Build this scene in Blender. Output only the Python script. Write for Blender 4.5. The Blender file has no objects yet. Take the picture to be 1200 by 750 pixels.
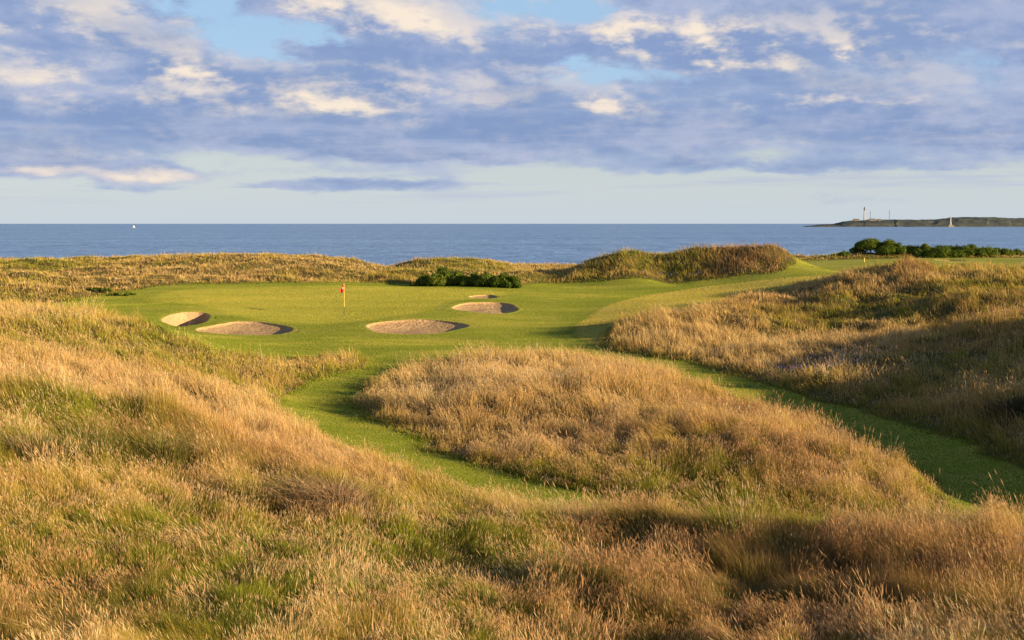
import bpy, math, random
import numpy as np
R = math.radians
rng = np.random.default_rng(11)
random.seed(5)
S = bpy.context.scene
C = S.collection

# ------------------------------------------------------------------ camera
EYE = 7.5
F = 1500.0                       # focal length in pixels of a 1200 px wide frame (45 mm)
PITCH = math.atan(113.0 / F)
cam = bpy.data.objects.new('camera', bpy.data.cameras.new('camera'))
cam.data.sensor_width = 36.0
cam.data.lens = 45.0
cam.data.clip_start = 0.1
cam.data.clip_end = 200000.0
cam.location = (0, 0, EYE)
cam.rotation_euler = (math.pi / 2 - PITCH, 0, 0)
C.objects.link(cam)
S.camera = cam
ca, sa = math.cos(PITCH), math.sin(PITCH)

def ray(px, py):
    xc, yc = (px - 600) / F, (375 - py) / F
    return np.array([xc, ca + yc * sa, -sa + yc * ca])

def at_z(px, py, z):             # surveyed point of known height
    d = ray(px, py)
    t = (z - EYE) / d[2]
    return np.array([d[0] * t, d[1] * t, z])

def at_D(px, py, D):             # surveyed point of known distance
    d = ray(px, py)
    t = D / d[1]
    return np.array([d[0] * t, D, EYE + d[2] * t])

# ------------------------------------------------------------------ helpers
def tag(o, label=None, cat=None, group=None, kind=None):
    if label: o['label'] = label
    if cat: o['category'] = cat
    if group: o['group'] = group
    if kind: o['kind'] = kind
    return o

def empty(name, loc, label, cat, group=None, rz=0):
    o = bpy.data.objects.new(name, None)
    o.location = loc
    o.rotation_euler = (0, 0, rz)
    C.objects.link(o)
    return tag(o, label, cat, group)

def mesh_np(name, co, tris, mat, parent=None, col=None, attrs=None, smooth=False, quads=None):
    """one mesh object from numpy arrays"""
    me = bpy.data.meshes.new(name)
    co = np.ascontiguousarray(co, dtype=np.float32).reshape(-1, 3)
    me.vertices.add(len(co))
    me.vertices.foreach_set('co', co.ravel())
    faces = tris if quads is None else quads
    k = faces.shape[1]
    n = len(faces)
    me.loops.add(n * k)
    me.loops.foreach_set('vertex_index', np.ascontiguousarray(faces, dtype=np.int32).ravel())
    me.polygons.add(n)
    me.polygons.foreach_set('loop_start', np.arange(0, n * k, k, dtype=np.int32))
    if smooth:
        me.polygons.foreach_set('use_smooth', np.ones(n, dtype=bool))
    me.update(calc_edges=True)
    if col is not None:
        a = me.color_attributes.new('tint', 'FLOAT_COLOR', 'POINT')
        c4 = np.ones((len(co), 4), dtype=np.float32)
        c4[:, :3] = col
        a.data.foreach_set('color', c4.ravel())
    for k_, v in (attrs or {}).items():
        a = me.attributes.new(k_, 'FLOAT', 'POINT')
        a.data.foreach_set('value', np.ascontiguousarray(v, dtype=np.float32).ravel())
    me.materials.append(mat)
    o = bpy.data.objects.new(name, me)
    C.objects.link(o)
    if parent: o.parent = parent
    return o

def smooth(a, b, x):
    t = np.clip((np.asarray(x) - a) / (b - a), 0, 1)
    return t * t * (3 - 2 * t)

def _h(ix, iy, seed):
    n = (ix.astype(np.int64) * 374761393 + iy.astype(np.int64) * 668265263 + seed * 1442695041) & 0xffffffff
    n = ((n ^ (n >> 13)) * 1274126177) & 0xffffffff
    n = n ^ (n >> 16)
    return (n & 0xffffff) / float(0xffffff)

def vnoise(x, y, seed=0):        # value noise in -1..1
    ix, iy = np.floor(x), np.floor(y)
    fx, fy = x - ix, y - iy
    fx = fx * fx * fx * (fx * (fx * 6 - 15) + 10)
    fy = fy * fy * fy * (fy * (fy * 6 - 15) + 10)
    a, b = _h(ix, iy, seed), _h(ix + 1, iy, seed)
    c, d = _h(ix, iy + 1, seed), _h(ix + 1, iy + 1, seed)
    return ((a * (1 - fx) + b * fx) * (1 - fy) + (c * (1 - fx) + d * fx) * fy) * 2 - 1

def fbm(x, y, wl, octv=3, seed=0):
    s, amp, tot = 0, 1.0, 0
    for i in range(octv):
        th = 0.6 + i * 1.1
        xr = x * math.cos(th) - y * math.sin(th)
        yr = x * math.sin(th) + y * math.cos(th)
        s = s + amp * vnoise(xr / wl + 37.1 * i, yr / wl + 11.7 * i, seed + i)
        tot += amp; amp *= 0.5; wl *= 0.5
    return s / tot

# ------------------------------------------------------------------ terrain survey
G = []
for a in [
    # near slope below the camera
    (0, 750, .7), (300, 750, .35), (600, 750, .0), (900, 750, .0), (1200, 750, .35), (1500, 750, 1.4), (-250, 750, 1.2),
    (0, 680, .95), (300, 680, .6), (600, 680, .35), (820, 672, .25), (1200, 672, .6),
    (850, 632, .55), (700, 625, .35), (980, 632, .55), (1150, 634, .75), (1250, 634, 1.0),
    (130, 560, 1.5), (0, 520, 2.0), (0, 440, 2.8), (0, 385, 3.3), (-150, 400, 3.6), (-150, 560, 2.4),
    # left crest and the hollow behind it
    (0, 364, 3.45), (90, 371, 2.9), (180, 388, 2.2), (270, 416, 1.2), (-150, 362, 3.7),
    (200, 440, 1.6), (300, 458, 1.0), (100, 460, 2.3), (250, 500, 1.15), (380, 435, .8),
    (250, 560, 1.1), (420, 575, .6), (560, 597, .05), (350, 520, .85), (450, 550, .35), (600, 640, .4),
    # the mown path and the front of the green
    (330, 470, .3), (400, 490, .2), (500, 530, .0), (600, 560, -.1), (690, 590, -.25), (430, 432, .6), (440, 418, .75),
    (850, 606, -.3), (1000, 606, -.4),
    (450, 402, .95), (600, 402, .9), (300, 404, .95), (290, 393, 1.0), (285, 377, 1.45), (205, 384, 1.15), (215, 364, 1.85),
    (487, 391, 1.0), (487, 374, 1.52), (403, 371, 1.5), (650, 372, 1.45), (570, 367, 1.72), (570, 354, 2.15),
    (200, 346, 2.2), (150, 356, 1.85), (90, 352, 2.0), (300, 345, 2.2), (400, 336, 2.55), (600, 339, 2.4), (500, 334, 2.5), (300, 335, 2.55), (690, 332, 2.55),
    (700, 350, 2.05), (650, 395, 1.0), (760, 352, 2.15), (850, 335, 2.65),
    # mound between green and sea
    (660, 330, 2.75), (770, 329, 2.8), (830, 327, 2.85), (880, 321, 3.0), (941, 316, 3.2), (720, 329, 2.75),
    # plateau and far green to the right
    (960, 319, 3.3), (1000, 305, 3.65), (1150, 315, 3.45), (1200, 319, 3.4), (1000, 313, 3.45), (1120, 303, 3.75), (1200, 303, 3.8), (1300, 305, 3.9),
    # right-hand dune
    (1070, 313, 4.55), (1030, 323, 4.0), (1130, 323, 4.0), (1200, 327, 3.9), (1300, 322, 4.3), (1100, 345, 3.25), (1200, 352, 3.3),
    (950, 340, 2.9), (930, 346, 2.7), (880, 352, 2.5), (800, 374, 1.95), (760, 382, 1.7), (712, 396, 1.2), (706, 405, .95), (760, 420, .7), (850, 442, .4), (950, 472, .1),
    (1050, 503, -.1), (1150, 533, -.2), (1250, 565, -.2), (1150, 575, -.35), (1200, 600, -.4), (900, 478, .0), (800, 442, .35), (720, 416, .7),
    (1000, 400, 1.55), (1100, 385, 2.1), (1200, 380, 2.5), (1200, 430, 1.5), (1100, 440, 1.05), (1200, 490, .9), (1000, 365, 2.4), (900, 395, 1.3), (900, 370, 2.05), (1000, 445, .75),
    # rough island inside the path
    (600, 455, 1.0), (700, 482, .95), (800, 520, .7), (900, 542, .45), (1000, 560, .15), (1080, 582, -.1),
    (415, 472, .35), (530, 540, .1), (660, 578, -.05), (470, 480, .6), (640, 420, .85), (740, 435, .8), (820, 462, .5), (540, 422, .8), (800, 600, -.2),
]:
    G.append(at_z(*a))
for px, py, D in [
    # seaward dune line (grass adds about 0.4 m)
    (0, 309, 128), (60, 306, 130), (130, 306, 132), (200, 305, 132), (270, 302, 130), (340, 302, 130), (400, 306, 128), (440, 312, 127), (456, 316, 130),
    (-120, 306, 130), (485, 309, 130), (530, 306, 130), (570, 308, 128), (605, 313, 128), (645, 318, 126), (940, 306, 140),
    (985, 303, 155), (1100, 303, 158), (1200, 302, 158), (1320, 301, 158),
    # mound skyline
    (690, 306, 112), (740, 299, 113), (790, 299, 113), (845, 295, 112), (905, 298, 111),
]:
    G.append(at_D(px, py, D))
for x, y, z in [
    (0, 0, 5.7), (-6, 0, 5.6), (6, 0, 5.7), (0, 9, 3.1), (-8, 9, 3.3), (8, 9, 3.1), (0, 15, 1.0), (-7, 15, 1.3), (7, 15, 1.1), (0, -12, 5.0), (-20, -10, 5), (20, -10, 5),
    (-20, 8, 4.2), (-25, 25, 3.8), (-45, 20, 4), (-45, 60, 4), (-60, 100, 3.4), (-80, 130, 3.6), (-80, 60, 3.5), (-80, 0, 4),
    # high dune off to the right that shades the low ground
    (18, 14, 2.0), (24, 22, 1.6), (30, 30, 2.0), (21, 38, .9), (26, 36, 3.9), (27, 33, 3.4), (29, 41, 4.2), (29, 47, 4.3), (30, 54, 4.0), (34, 60, 3.6), (22, 46, 1.9), (18, 30, .9), (16, 24, .8), (24, 54, 3.4), (40, 45, 4.2), (45, 32, 3.0),
    (36, 22, 2.0), (30, 10, 2.6), (48, 70, 4.4), (60, 90, 4.0), (80, 120, 4.2), (80, 60, 5), (80, 0, 5), (60, -20, 5),
    (-60, 150, 2.2), (-30, 150, 2.1), (0, 150, 2.0), (15, 150, 2.2), (-80, 150, 2.2), (80, 165, 3.6), (10, 128, 3.0), (20, 128, 3.4),
]:
    G.append(np.array([x, y, z], float))
G = np.array(G)

def _tps_fit(P, z, lam):
    n = len(P)
    d2 = ((P[:, None] - P[None]) ** 2).sum(-1)
    K = 0.5 * d2 * np.log(d2 + 1e-9)
    A = np.zeros((n + 3, n + 3))
    A[:n, :n] = K + np.eye(n) * lam
    A[:n, n:] = A[n:, :n].T if False else np.c_[np.ones(n), P]
    A[n:, :n] = A[:n, n:].T
    return np.linalg.solve(A, np.r_[z, np.zeros(3)])
SC = 20.0
P_ = G[:, :2] / SC
W_ = _tps_fit(P_, G[:, 2], 0.012)

def tps(x, y):
    x = np.clip(x, -85, 85) / SC; y = np.clip(y, -25, 165) / SC
    out = np.empty(x.shape)
    for s in range(0, len(x), 40000):
        q = np.c_[x[s:s + 40000], y[s:s + 40000]]
        d2 = ((q[:, None] - P_[None]) ** 2).sum(-1)
        out[s:s + 40000] = (0.5 * d2 * np.log(d2 + 1e-9)) @ W_[:-3] + W_[-3] + q @ W_[-2:]
    return out

fx = np.arange(-50, 62.01, .3)
gx = 62 + np.cumsum(np.geomspace(.4, 60, 42)); gxn = -50 - np.cumsum(np.geomspace(.4, 60, 42))
XS = np.r_[gxn[::-1], fx, gx]
fy = np.arange(19, 152.01, .3)
YS = np.r_[(-12 - np.cumsum(np.geomspace(1, 60, 26)))[::-1], np.arange(-12, 19, .75), fy, 152 + np.cumsum(np.geomspace(.5, 6, 40))]
GX, GY = np.meshgrid(XS, YS)
sh = GX.shape
SEA = -9.0
gx1, gy1 = GX.ravel(), GY.ravel()
Z0 = tps(gx1, gy1)
for px, D, rx, ry, dz in [
    (456, 126, 1.8, 9, -.65), (505, 126, 4, 7, .12), (620, 116, 3.2, 10, -.35), (655, 114, 3.2, 9, -.95), (722, 112, 2.6, 4, .42), (785, 108, 1.7, 4, -.45), (765, 113, 2, 3, .15),
    (850, 110, 3.6, 5, .38), (895, 110, 2.6, 5, .30), (927, 110, 2.2, 4, .35), (1070, 85, 2.0, 3, .35), (1105, 84, 1.6, 3, -.25), (1030, 84, 1.6, 3, -.2),
    (1040, 76, 4, 2.2, -.45), (1130, 74, 5, 2.5, .35), (1100, 68, 6, 2.2, -.4), (960, 72, 4, 2, -.3), (900, 74, 2.5, 3, .15), (1120, 61, 6, 2.5, .15), (1040, 55, 3, 3, .15),
    (1160, 53, 4, 2, -.15), (930, 62, 4, 3, .05), (850, 64, 2.5, 3, .06), (780, 69, 3, 2.5, .05), (190, 61.5, 2.6, 2.2, .45), (222, 62, 1.8, 1.8, .25), (610, 26, 2.0, 1.1, -.35), (790, 27.6, 2.4, 1.0, -.45), (910, 27.5, 1.4, 1.4, .30), (720, 25, 1.4, 1.2, .2), (460, 25.5, 1.5, 1.2, -.25), (330, 28, 1.5, 1.2, -.2), (540, 28.5, 1.2, 1.0, .2), (1150, 47, 2.5, 2, .4), (1060, 50, 2.5, 1.5, .1),
    (392, 31.3, .9, .7, .35), (345, 31.6, .8, .7, .2), (190, 35.5, 1.4, .9, .45), (110, 35.5, 1.3, .9, .4), (240, 35.2, .9, .8, .3), (40, 36, 1.2, .9, .35),
    (60, 62, 5, 3, .05), (120, 36, 3.5, 2, .08), (200, 31, 2.5, 2, -.2), (380, 33.5, 1.6, 1.2, .15),
    (700, 50, 3, 2, .25), (840, 42, 2.2, 2, .25), (560, 60, 4, 3, .15), (900, 38.5, 2, 1.5, .2), (720, 43, 2.5, 1.8, -.15), (620, 47, 2.5, 2, .1),
]:
    cx = (px - 600) / F * D
    Z0 += dz * np.exp(-((gx1 - cx) / rx) ** 2 - ((gy1 - D) / ry) ** 2)
coast = 163 + 4 * vnoise(gx1 / 40, gx1 * 0, 3)
Z0 = Z0 + (-15 - Z0) * smooth(0, 60, gy1 - coast)
Z0 = Z0.reshape(sh)

def bilin(Zg, x, y):
    x = np.atleast_1d(np.asarray(x, float)); y = np.atleast_1d(np.asarray(y, float))
    i = np.clip(np.searchsorted(XS, x) - 1, 0, len(XS) - 2)
    j = np.clip(np.searchsorted(YS, y) - 1, 0, len(YS) - 2)
    u = np.clip((x - XS[i]) / (XS[i + 1] - XS[i]), 0, 1); v = np.clip((y - YS[j]) / (YS[j + 1] - YS[j]), 0, 1)
    return (Zg[j, i] * (1 - u) + Zg[j, i + 1] * u) * (1 - v) + (Zg[j + 1, i] * (1 - u) + Zg[j + 1, i + 1] * u) * v

def hit(px, py, Zg=None, d0=18.0, d1=240.0):
    """ground point seen along a survey sight line"""
    Zg = Z0 if Zg is None else Zg
    d = ray(px, py)
    t = np.arange(d0, d1, .1) / d[1]
    X, Y, Zr = d[0] * t, d[1] * t, EYE + d[2] * t
    below = Zr < bilin(Zg, X, Y)
    k = int(np.argmax(below)) if below.any() else len(t) - 1
    return np.array([X[k], Y[k], float(bilin(Zg, X[k], Y[k])[0])])

# ------------------------------------------------------------------ mown areas (outlines walked on the ground)
OUT = [(60, 360), (85, 352), (120, 347), (150, 342), (185, 337), (230, 335), (300, 333), (400, 332), (487, 333), (560, 336), (610, 337), (635, 331), (700, 331), (770, 330), (825, 328.5), (880, 322), (935, 319)]
OUT_FAR = [(27, 124), (28, 138), (34, 146), (46, 148), (58, 146), (66, 130), (66, 110), (52, 100), (34, 99)]      # the far green on the plateau
OUT2 = [(1030, 316), (1005, 321), (985, 323), (950, 329), (930, 336), (880, 346), (860, 353), (800, 364), (760, 372), (730, 378), (712, 384), (704, 391), (704, 402), (718, 410), (745, 415), (775, 420), (800, 426), (850, 437), (880, 444), (920, 456), (960, 468), (1010, 482), (1060, 497), (1100, 510), (1150, 527), (1200, 548), (1290, 590)]
OUT3 = [(1330, 640), (1230, 628), (1180, 622), (1130, 622), (1050, 625), (900, 622), (800, 612), (740, 604), (690, 606), (640, 599), (560, 581), (500, 563), (430, 538), (380, 517), (345, 496), (330, 482), (326, 470), (340, 458), (370, 448), (405, 440), (435, 431), (440, 422), (420, 419), (380, 418), (300, 417), (262, 412), (225, 398), (180, 384), (130, 374), (95, 368)]
ISL = [(418, 468), (428, 455), (450, 441), (478, 432), (515, 424), (560, 419), (640, 415), (690, 419), (740, 429), (790, 441), (830, 453), (880, 469), (930, 487), (980, 505), (1028, 526), (1068, 549), (1100, 570), (1122, 592), (1100, 607), (1000, 607), (900, 604), (800, 598), (720, 588), (660, 573), (600, 559), (530, 534), (470, 508), (432, 490), (417, 477)]
def walk(pts): return [hit(a, b)[:2] for a, b in pts]
def smooth_poly(p, n=2):
    p = np.array(p)
    for _ in range(n):
        q = np.empty((len(p) * 2, 2))
        nx = np.roll(p, -1, 0)
        q[0::2] = p * .75 + nx * .25; q[1::2] = p * .25 + nx * .75
        p = q
    return p
polyM = smooth_poly(walk(OUT) + [np.array(p, float) for p in OUT_FAR] + walk(OUT2) + walk(OUT3))
polyI = smooth_poly(walk(ISL))
# fairway against the yellower first cut
SEMI = [(672, 388), (676, 378), (690, 368), (715, 357), (760, 346), (820, 336), (880, 330), (930, 325)]
polyS = smooth_poly(walk(SEMI) + [np.array([40, 104.]), np.array([52, 90.]), np.array([40, 78.])] + walk([(1000, 340), (900, 380), (760, 400), (716, 404), (700, 405), (686, 400), (675, 393)]))
GRN = [(165, 352), (200, 341), (300, 337), (400, 335), (500, 337), (590, 341), (590, 348), (525, 352), (505, 362), (470, 370), (420, 376), (350, 378), (290, 372), (250, 360), (200, 357)]
polyG = smooth_poly(walk(GRN))

def sdf(poly, x, y):             # signed distance, negative inside
    out = np.empty(len(x))
    a = poly; b = np.roll(poly, -1, 0); e = b - a; L = (e ** 2).sum(1) + 1e-12
    for s in range(0, len(x), 20000):
        p = np.c_[x[s:s + 20000], y[s:s + 20000]]
        w = p[:, None] - a[None]
        t = np.clip((w * e).sum(-1) / L, 0, 1)
        d = np.sqrt((((w - t[..., None] * e)) ** 2).sum(-1)).min(1)
        c = ((a[:, 1] <= p[:, 1:2]) != (b[:, 1] <= p[:, 1:2])) & (p[:, 0:1] < a[:, 0] + (p[:, 1:2] - a[:, 1]) * e[:, 0] / np.where(np.abs(e[:, 1]) < 1e-9, 1e-9, e[:, 1]))
        ins = (c.sum(1) % 2) == 1
        out[s:s + 20000] = np.where(ins, -d, d)
    return out

core = (gx1 > -62) & (gx1 < 90) & (gy1 > 15) & (gy1 < 170)
def grid_sdf(poly):
    o = np.full(len(gx1), 30.0)
    o[core] = sdf(poly, gx1[core], gy1[core])
    return o
sM, sI, sS, sG = grid_sdf(polyM), grid_sdf(polyI), grid_sdf(polyS), grid_sdf(polyG)
wob = .30 * vnoise(gx1 / 1.6, gy1 / 1.6, 5) + .12 * vnoise(gx1 / .5, gy1 / .5, 6)
MOWN = np.maximum(sM, -sI) + wob                      # < 0 on mown turf
rough = smooth(0, 2.2, MOWN)
hum = .30 * fbm(gx1, gy1, 7.0, 3, 21) + .24 * fbm(gx1, gy1, 2.2, 2, 31)
hum = hum * (0.75 + 0.5 * smooth(30, 90, gy1) + .35 * smooth(14, 21, gx1) * smooth(38, 55, gy1) - .35 * smooth(2, 6, gx1) * smooth(17, 12, gx1) * smooth(48, 58, gy1) * smooth(86, 74, gy1))
hum = hum + .18 * smooth(90, 120, gy1) * np.abs(fbm(gx1, gy1, 5.0, 2, 77))
near_cam = smooth(4, 18, np.hypot(gx1, gy1))
Z1 = Z0 + (rough * hum * near_cam * smooth(SEA, 1.0, Z0.ravel())).reshape(sh)
Z1 += ((1 - rough) * .17 * fbm(gx1, gy1, 10.0, 2, 55) * smooth(45, 65, gy1)).reshape(sh)
Z1 += (smooth(0, .8, MOWN) * .06).reshape(sh)

# ------------------------------------------------------------------ bunkers
BUNK = [  # px centre, front y, back y, half width px, sag, label
    (219, 382.5, 365, 26, 2.6, 'deep sand bunker half in black shadow, beside the tall grass crest'),
    (287, 393, 377, 56, .32, 'wide pale sand bunker with a pointed dark tip, next to the half shaded bunker'),
    (487, 391.5, 374, 59, .35, 'broad sand bunker with a straight front edge, below and right of the flag'),
    (570, 367, 354, 38, .24, 'oval sand bunker facing the front of the green shrubs'),
    (567, 349.8, 345.6, 17, .08, 'thin sliver of a sand bunker just behind the oval one'),
]
def make_ell(px, fy, by, hw):
    a, b = hit(px, fy, Z1), hit(px, by, Z1)
    c = (a + b) / 2
    hb = max((b[1] - a[1]) / 2, .9)
    return c, hw * c[1] / F, hb
ELL = []
cut = np.zeros(len(gx1))
Zn = Z1.ravel().copy()
for px, fyy, byy, hw, sag, lab in BUNK:
    c, a_, b_ = make_ell(px, fyy, byy, hw)
    ELL.append((c, a_, b_, sag, lab))
# small far bunker on the plateau
ELL.append((np.array([44.5, 130.0, float(bilin(Z1, 44.5, 130.0)[0])]), 1.5, 1.6, .08, 'tiny strip of sand bunker on the distant green near the dark hedge'))

def ell_r(x, y, c, a, b):
    th = np.arctan2((y - c[1]) / b, (x - c[0]) / a)
    wobl = 1 + .05 * np.sin(3 * th + c[0]) + .03 * np.sin(5 * th + 2 * c[0])
    return np.hypot((x - c[0]) / a, (y - c[1]) / b) / wobl
inb = np.zeros(len(gx1), bool)
for c, a_, b_, sag, lab in ELL:
    r = ell_r(gx1, gy1, c, a_, b_)
    Zn = np.where(r < 1.0, Zn - sag - .35, Zn)
Zg = Zn.reshape(sh)

# ------------------------------------------------------------------ node helpers
def new_mat(name):
    m = bpy.data.materials.new(name)
    m.use_nodes = True
    nt = m.node_tree
    nt.nodes.clear()
    return m, nt

class NB:
    def __init__(s, nt): s.nt = nt
    def n(s, t, **kw):
        nd = s.nt.nodes.new(t)
        for k, v in kw.items():
            if k.startswith('i_'):
                key = k[2:]
                key = int(key) if key.isdigit() else key.replace('_', ' ')
                s.set(nd.inputs[key], v)
            else: setattr(nd, k, v)
        return nd
    def set(s, inp, v):
        if isinstance(v, bpy.types.NodeSocket): s.nt.links.new(v, inp)
        elif isinstance(v, (tuple, list)) and inp.type == 'RGBA' and len(v) == 3: inp.default_value = (*v, 1)
        else: inp.default_value = v
    def m(s, op, a, b=0.0, c=None, clamp=False):
        nd = s.nt.nodes.new('ShaderNodeMath'); nd.operation = op; nd.use_clamp = clamp
        s.set(nd.inputs[0], a); s.set(nd.inputs[1], b)
        if c is not None: s.set(nd.inputs[2], c)
        return nd.outputs[0]
    def mr(s, v, a, b, c=0.0, d=1.0, kind='SMOOTHSTEP'):
        nd = s.nt.nodes.new('ShaderNodeMapRange'); nd.interpolation_type = kind
        for i, q in enumerate((v, a, b, c, d)): s.set(nd.inputs[i], q)
        return nd.outputs[0]
    def mix(s, f, a, b, blend='MIX'):
        nd = s.nt.nodes.new('ShaderNodeMix'); nd.data_type = 'RGBA'; nd.blend_type = blend
        s.set(nd.inputs[0], f); s.set(nd.inputs[6], a); s.set(nd.inputs[7], b)
        return nd.outputs[2]
    def noise(s, vec, scale, detail=3, rough=.5, dist=0.0):
        nd = s.nt.nodes.new('ShaderNodeTexNoise')
        if vec is not None: s.set(nd.inputs['Vector'], vec)
        nd.inputs['Scale'].default_value = scale; nd.inputs['Detail'].default_value = detail
        nd.inputs['Roughness'].default_value = rough; nd.inputs['Distortion'].default_value = dist
        return nd.outputs['Fac']
    def mapping(s, vec, scale=(1, 1, 1), rot=(0, 0, 0), loc=(0, 0, 0)):
        nd = s.nt.nodes.new('ShaderNodeMapping')
        s.set(nd.inputs['Vector'], vec); nd.inputs['Scale'].default_value = scale
        nd.inputs['Rotation'].default_value = rot; nd.inputs['Location'].default_value = loc
        return nd.outputs[0]
    def attr(s, name, typ='GEOMETRY'):
        nd = s.nt.nodes.new('ShaderNodeAttribute'); nd.attribute_name = name; nd.attribute_type = typ
        return nd
    def pos(s): return s.nt.nodes.new('ShaderNodeNewGeometry').outputs['Position']
    def out(s, sh_):
        o = s.nt.nodes.new('ShaderNodeOutputMaterial'); s.nt.links.new(sh_, o.inputs['Surface'])
    def bsdf(s, col, rough=.9, spec=.2, normal=None, **kw):
        b = s.nt.nodes.new('ShaderNodeBsdfPrincipled')
        s.set(b.inputs['Base Color'], col); s.set(b.inputs['Roughness'], rough); s.set(b.inputs['Specular IOR Level'], spec)
        if normal is not None: s.set(b.inputs['Normal'], normal)
        for k, v in kw.items(): s.set(b.inputs[k.replace('_', ' ')], v)
        return b.outputs[0]
    def bump(s, h, strength=.5, dist=.05):
        nd = s.nt.nodes.new('ShaderNodeBump'); s.set(nd.inputs['Height'], h)
        nd.inputs['Strength'].default_value = strength; nd.inputs['Distance'].default_value = dist
        return nd.outputs[0]

def simple(name, col, rough=.7, spec=.3, var=.15, sc=3.0):
    m, nt = new_mat(name); b = NB(nt)
    n_ = b.noise(b.pos(), sc, 4, .6)
    k = b.mr(n_, .3, .7, 1 - var, 1 + var, 'LINEAR')
    c_ = b.mix(1.0, col, b.n('ShaderNodeCombineColor', i_0=k, i_1=k, i_2=k).outputs[0], 'MULTIPLY')
    b.out(b.bsdf(c_, rough, spec))
    return m

# ground: turf where mown, thatch and soil under the tall grass
GM, nt = new_mat('turf_ground'); b = NB(nt)
pos = b.pos()
sd = b.attr('mown').outputs['Fac']; sem = b.attr('semi').outputs['Fac']; grn = b.attr('green').outputs['Fac']
big = b.noise(pos, .09, 3, .55); mid = b.noise(pos, .55, 4, .6)
streak = b.noise(b.mapping(pos, (.12, .9, .3), (0, 0, R(8))), 1.0, 4, .6)
fine = b.noise(pos, 9.0, 4, .7)
fair = b.mix(b.mr(streak, .35, .65), (.235, .275, .030), (.340, .330, .055))
fair = b.mix(b.m('MULTIPLY', b.mr(mid, .5, .72), .55), fair, (.40, .32, .09))
first = b.mix(b.mr(mid, .35, .65), (.37, .35, .06), (.46, .38, .10))
greenc = b.mix(b.mr(big, .35, .65), (.39, .385, .055), (.45, .41, .07))
greenc = b.mix(b.m('MULTIPLY', b.mr(streak, .4, .7), .5), greenc, (.34, .355, .048))
turf = b.mix(b.mr(grn, -.6, .6, 1.0, 0.0), fair, greenc)
turf = b.mix(b.mr(sem, -.12, .12, 1.0, 0.0), turf, first)
edge = b.m('MULTIPLY', b.mr(b.m('ABSOLUTE', sem), .05, .45, 1.0, 0.0), .45)
turf = b.mix(edge, turf, (.12, .19, .028))
kk = b.mr(fine, .25, .75, .72, 1.28, 'LINEAR')
turf = b.mix(1.0, turf, b.n('ShaderNodeCombineColor', i_0=kk, i_1=kk, i_2=kk).outputs[0], 'MULTIPLY')
thatch = b.mix(b.mr(mid, .35, .65), (.065, .07, .02), (.13, .095, .036))
height = b.n('ShaderNodeSeparateXYZ', i_0=pos).outputs[2]
beach = b.mr(height, -4.5, -2.0, 1.0, 0.0)
thatch = b.mix(beach, thatch, (.36, .28, .18))
colr = b.mix(b.mr(sd, -.12, .15), turf, thatch)
bn = b.bump(b.m('ADD', b.m('MULTIPLY', fine, .03), b.m('MULTIPLY', b.noise(pos, 30., 2), .02)), .9, 1.0)
b.out(b.bsdf(colr, .95, .1, bn))

# ground sheet
ny, nx = sh
idx = np.arange(ny * nx).reshape(sh)
quads = np.stack([idx[:-1, :-1], idx[:-1, 1:], idx[1:, 1:], idx[1:, :-1]], -1).reshape(-1, 4)
ground = mesh_np('ground', np.stack([GX, GY, Zg], -1), None, GM, attrs={'mown': MOWN, 'semi': sS, 'green': sG}, smooth=True, quads=quads)
tag(ground, 'rolling links land with mown green, fairway and grass path', 'ground', kind='structure')
MOWNg, Sg, GGg = MOWN.reshape(sh), sS.reshape(sh), sG.reshape(sh)
SIg = sI.reshape(sh)

# ------------------------------------------------------------------ bunkers' meshes
SM, nt = new_mat('bunker_sand'); b = NB(nt)
pos = b.pos()
n1 = b.noise(pos, 1.2, 4, .6); n2 = b.noise(pos, 5.0, 4, .7)
rake = b.noise(b.mapping(pos, (2.2, 5.5, 3)), 1.0, 3, .6, 1.0)
c_ = b.mix(b.mr(n1, .3, .7), (.42, .285, .165), (.52, .36, .215))
c_ = b.mix(b.m('MULTIPLY', b.mr(n2, .45, .75), .6), c_, (.30, .20, .115))
b.out(b.bsdf(c_, .95, .1, b.bump(b.m('ADD', rake, b.m('MULTIPLY', n2, .8)), 1.0, .16)))

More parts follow.
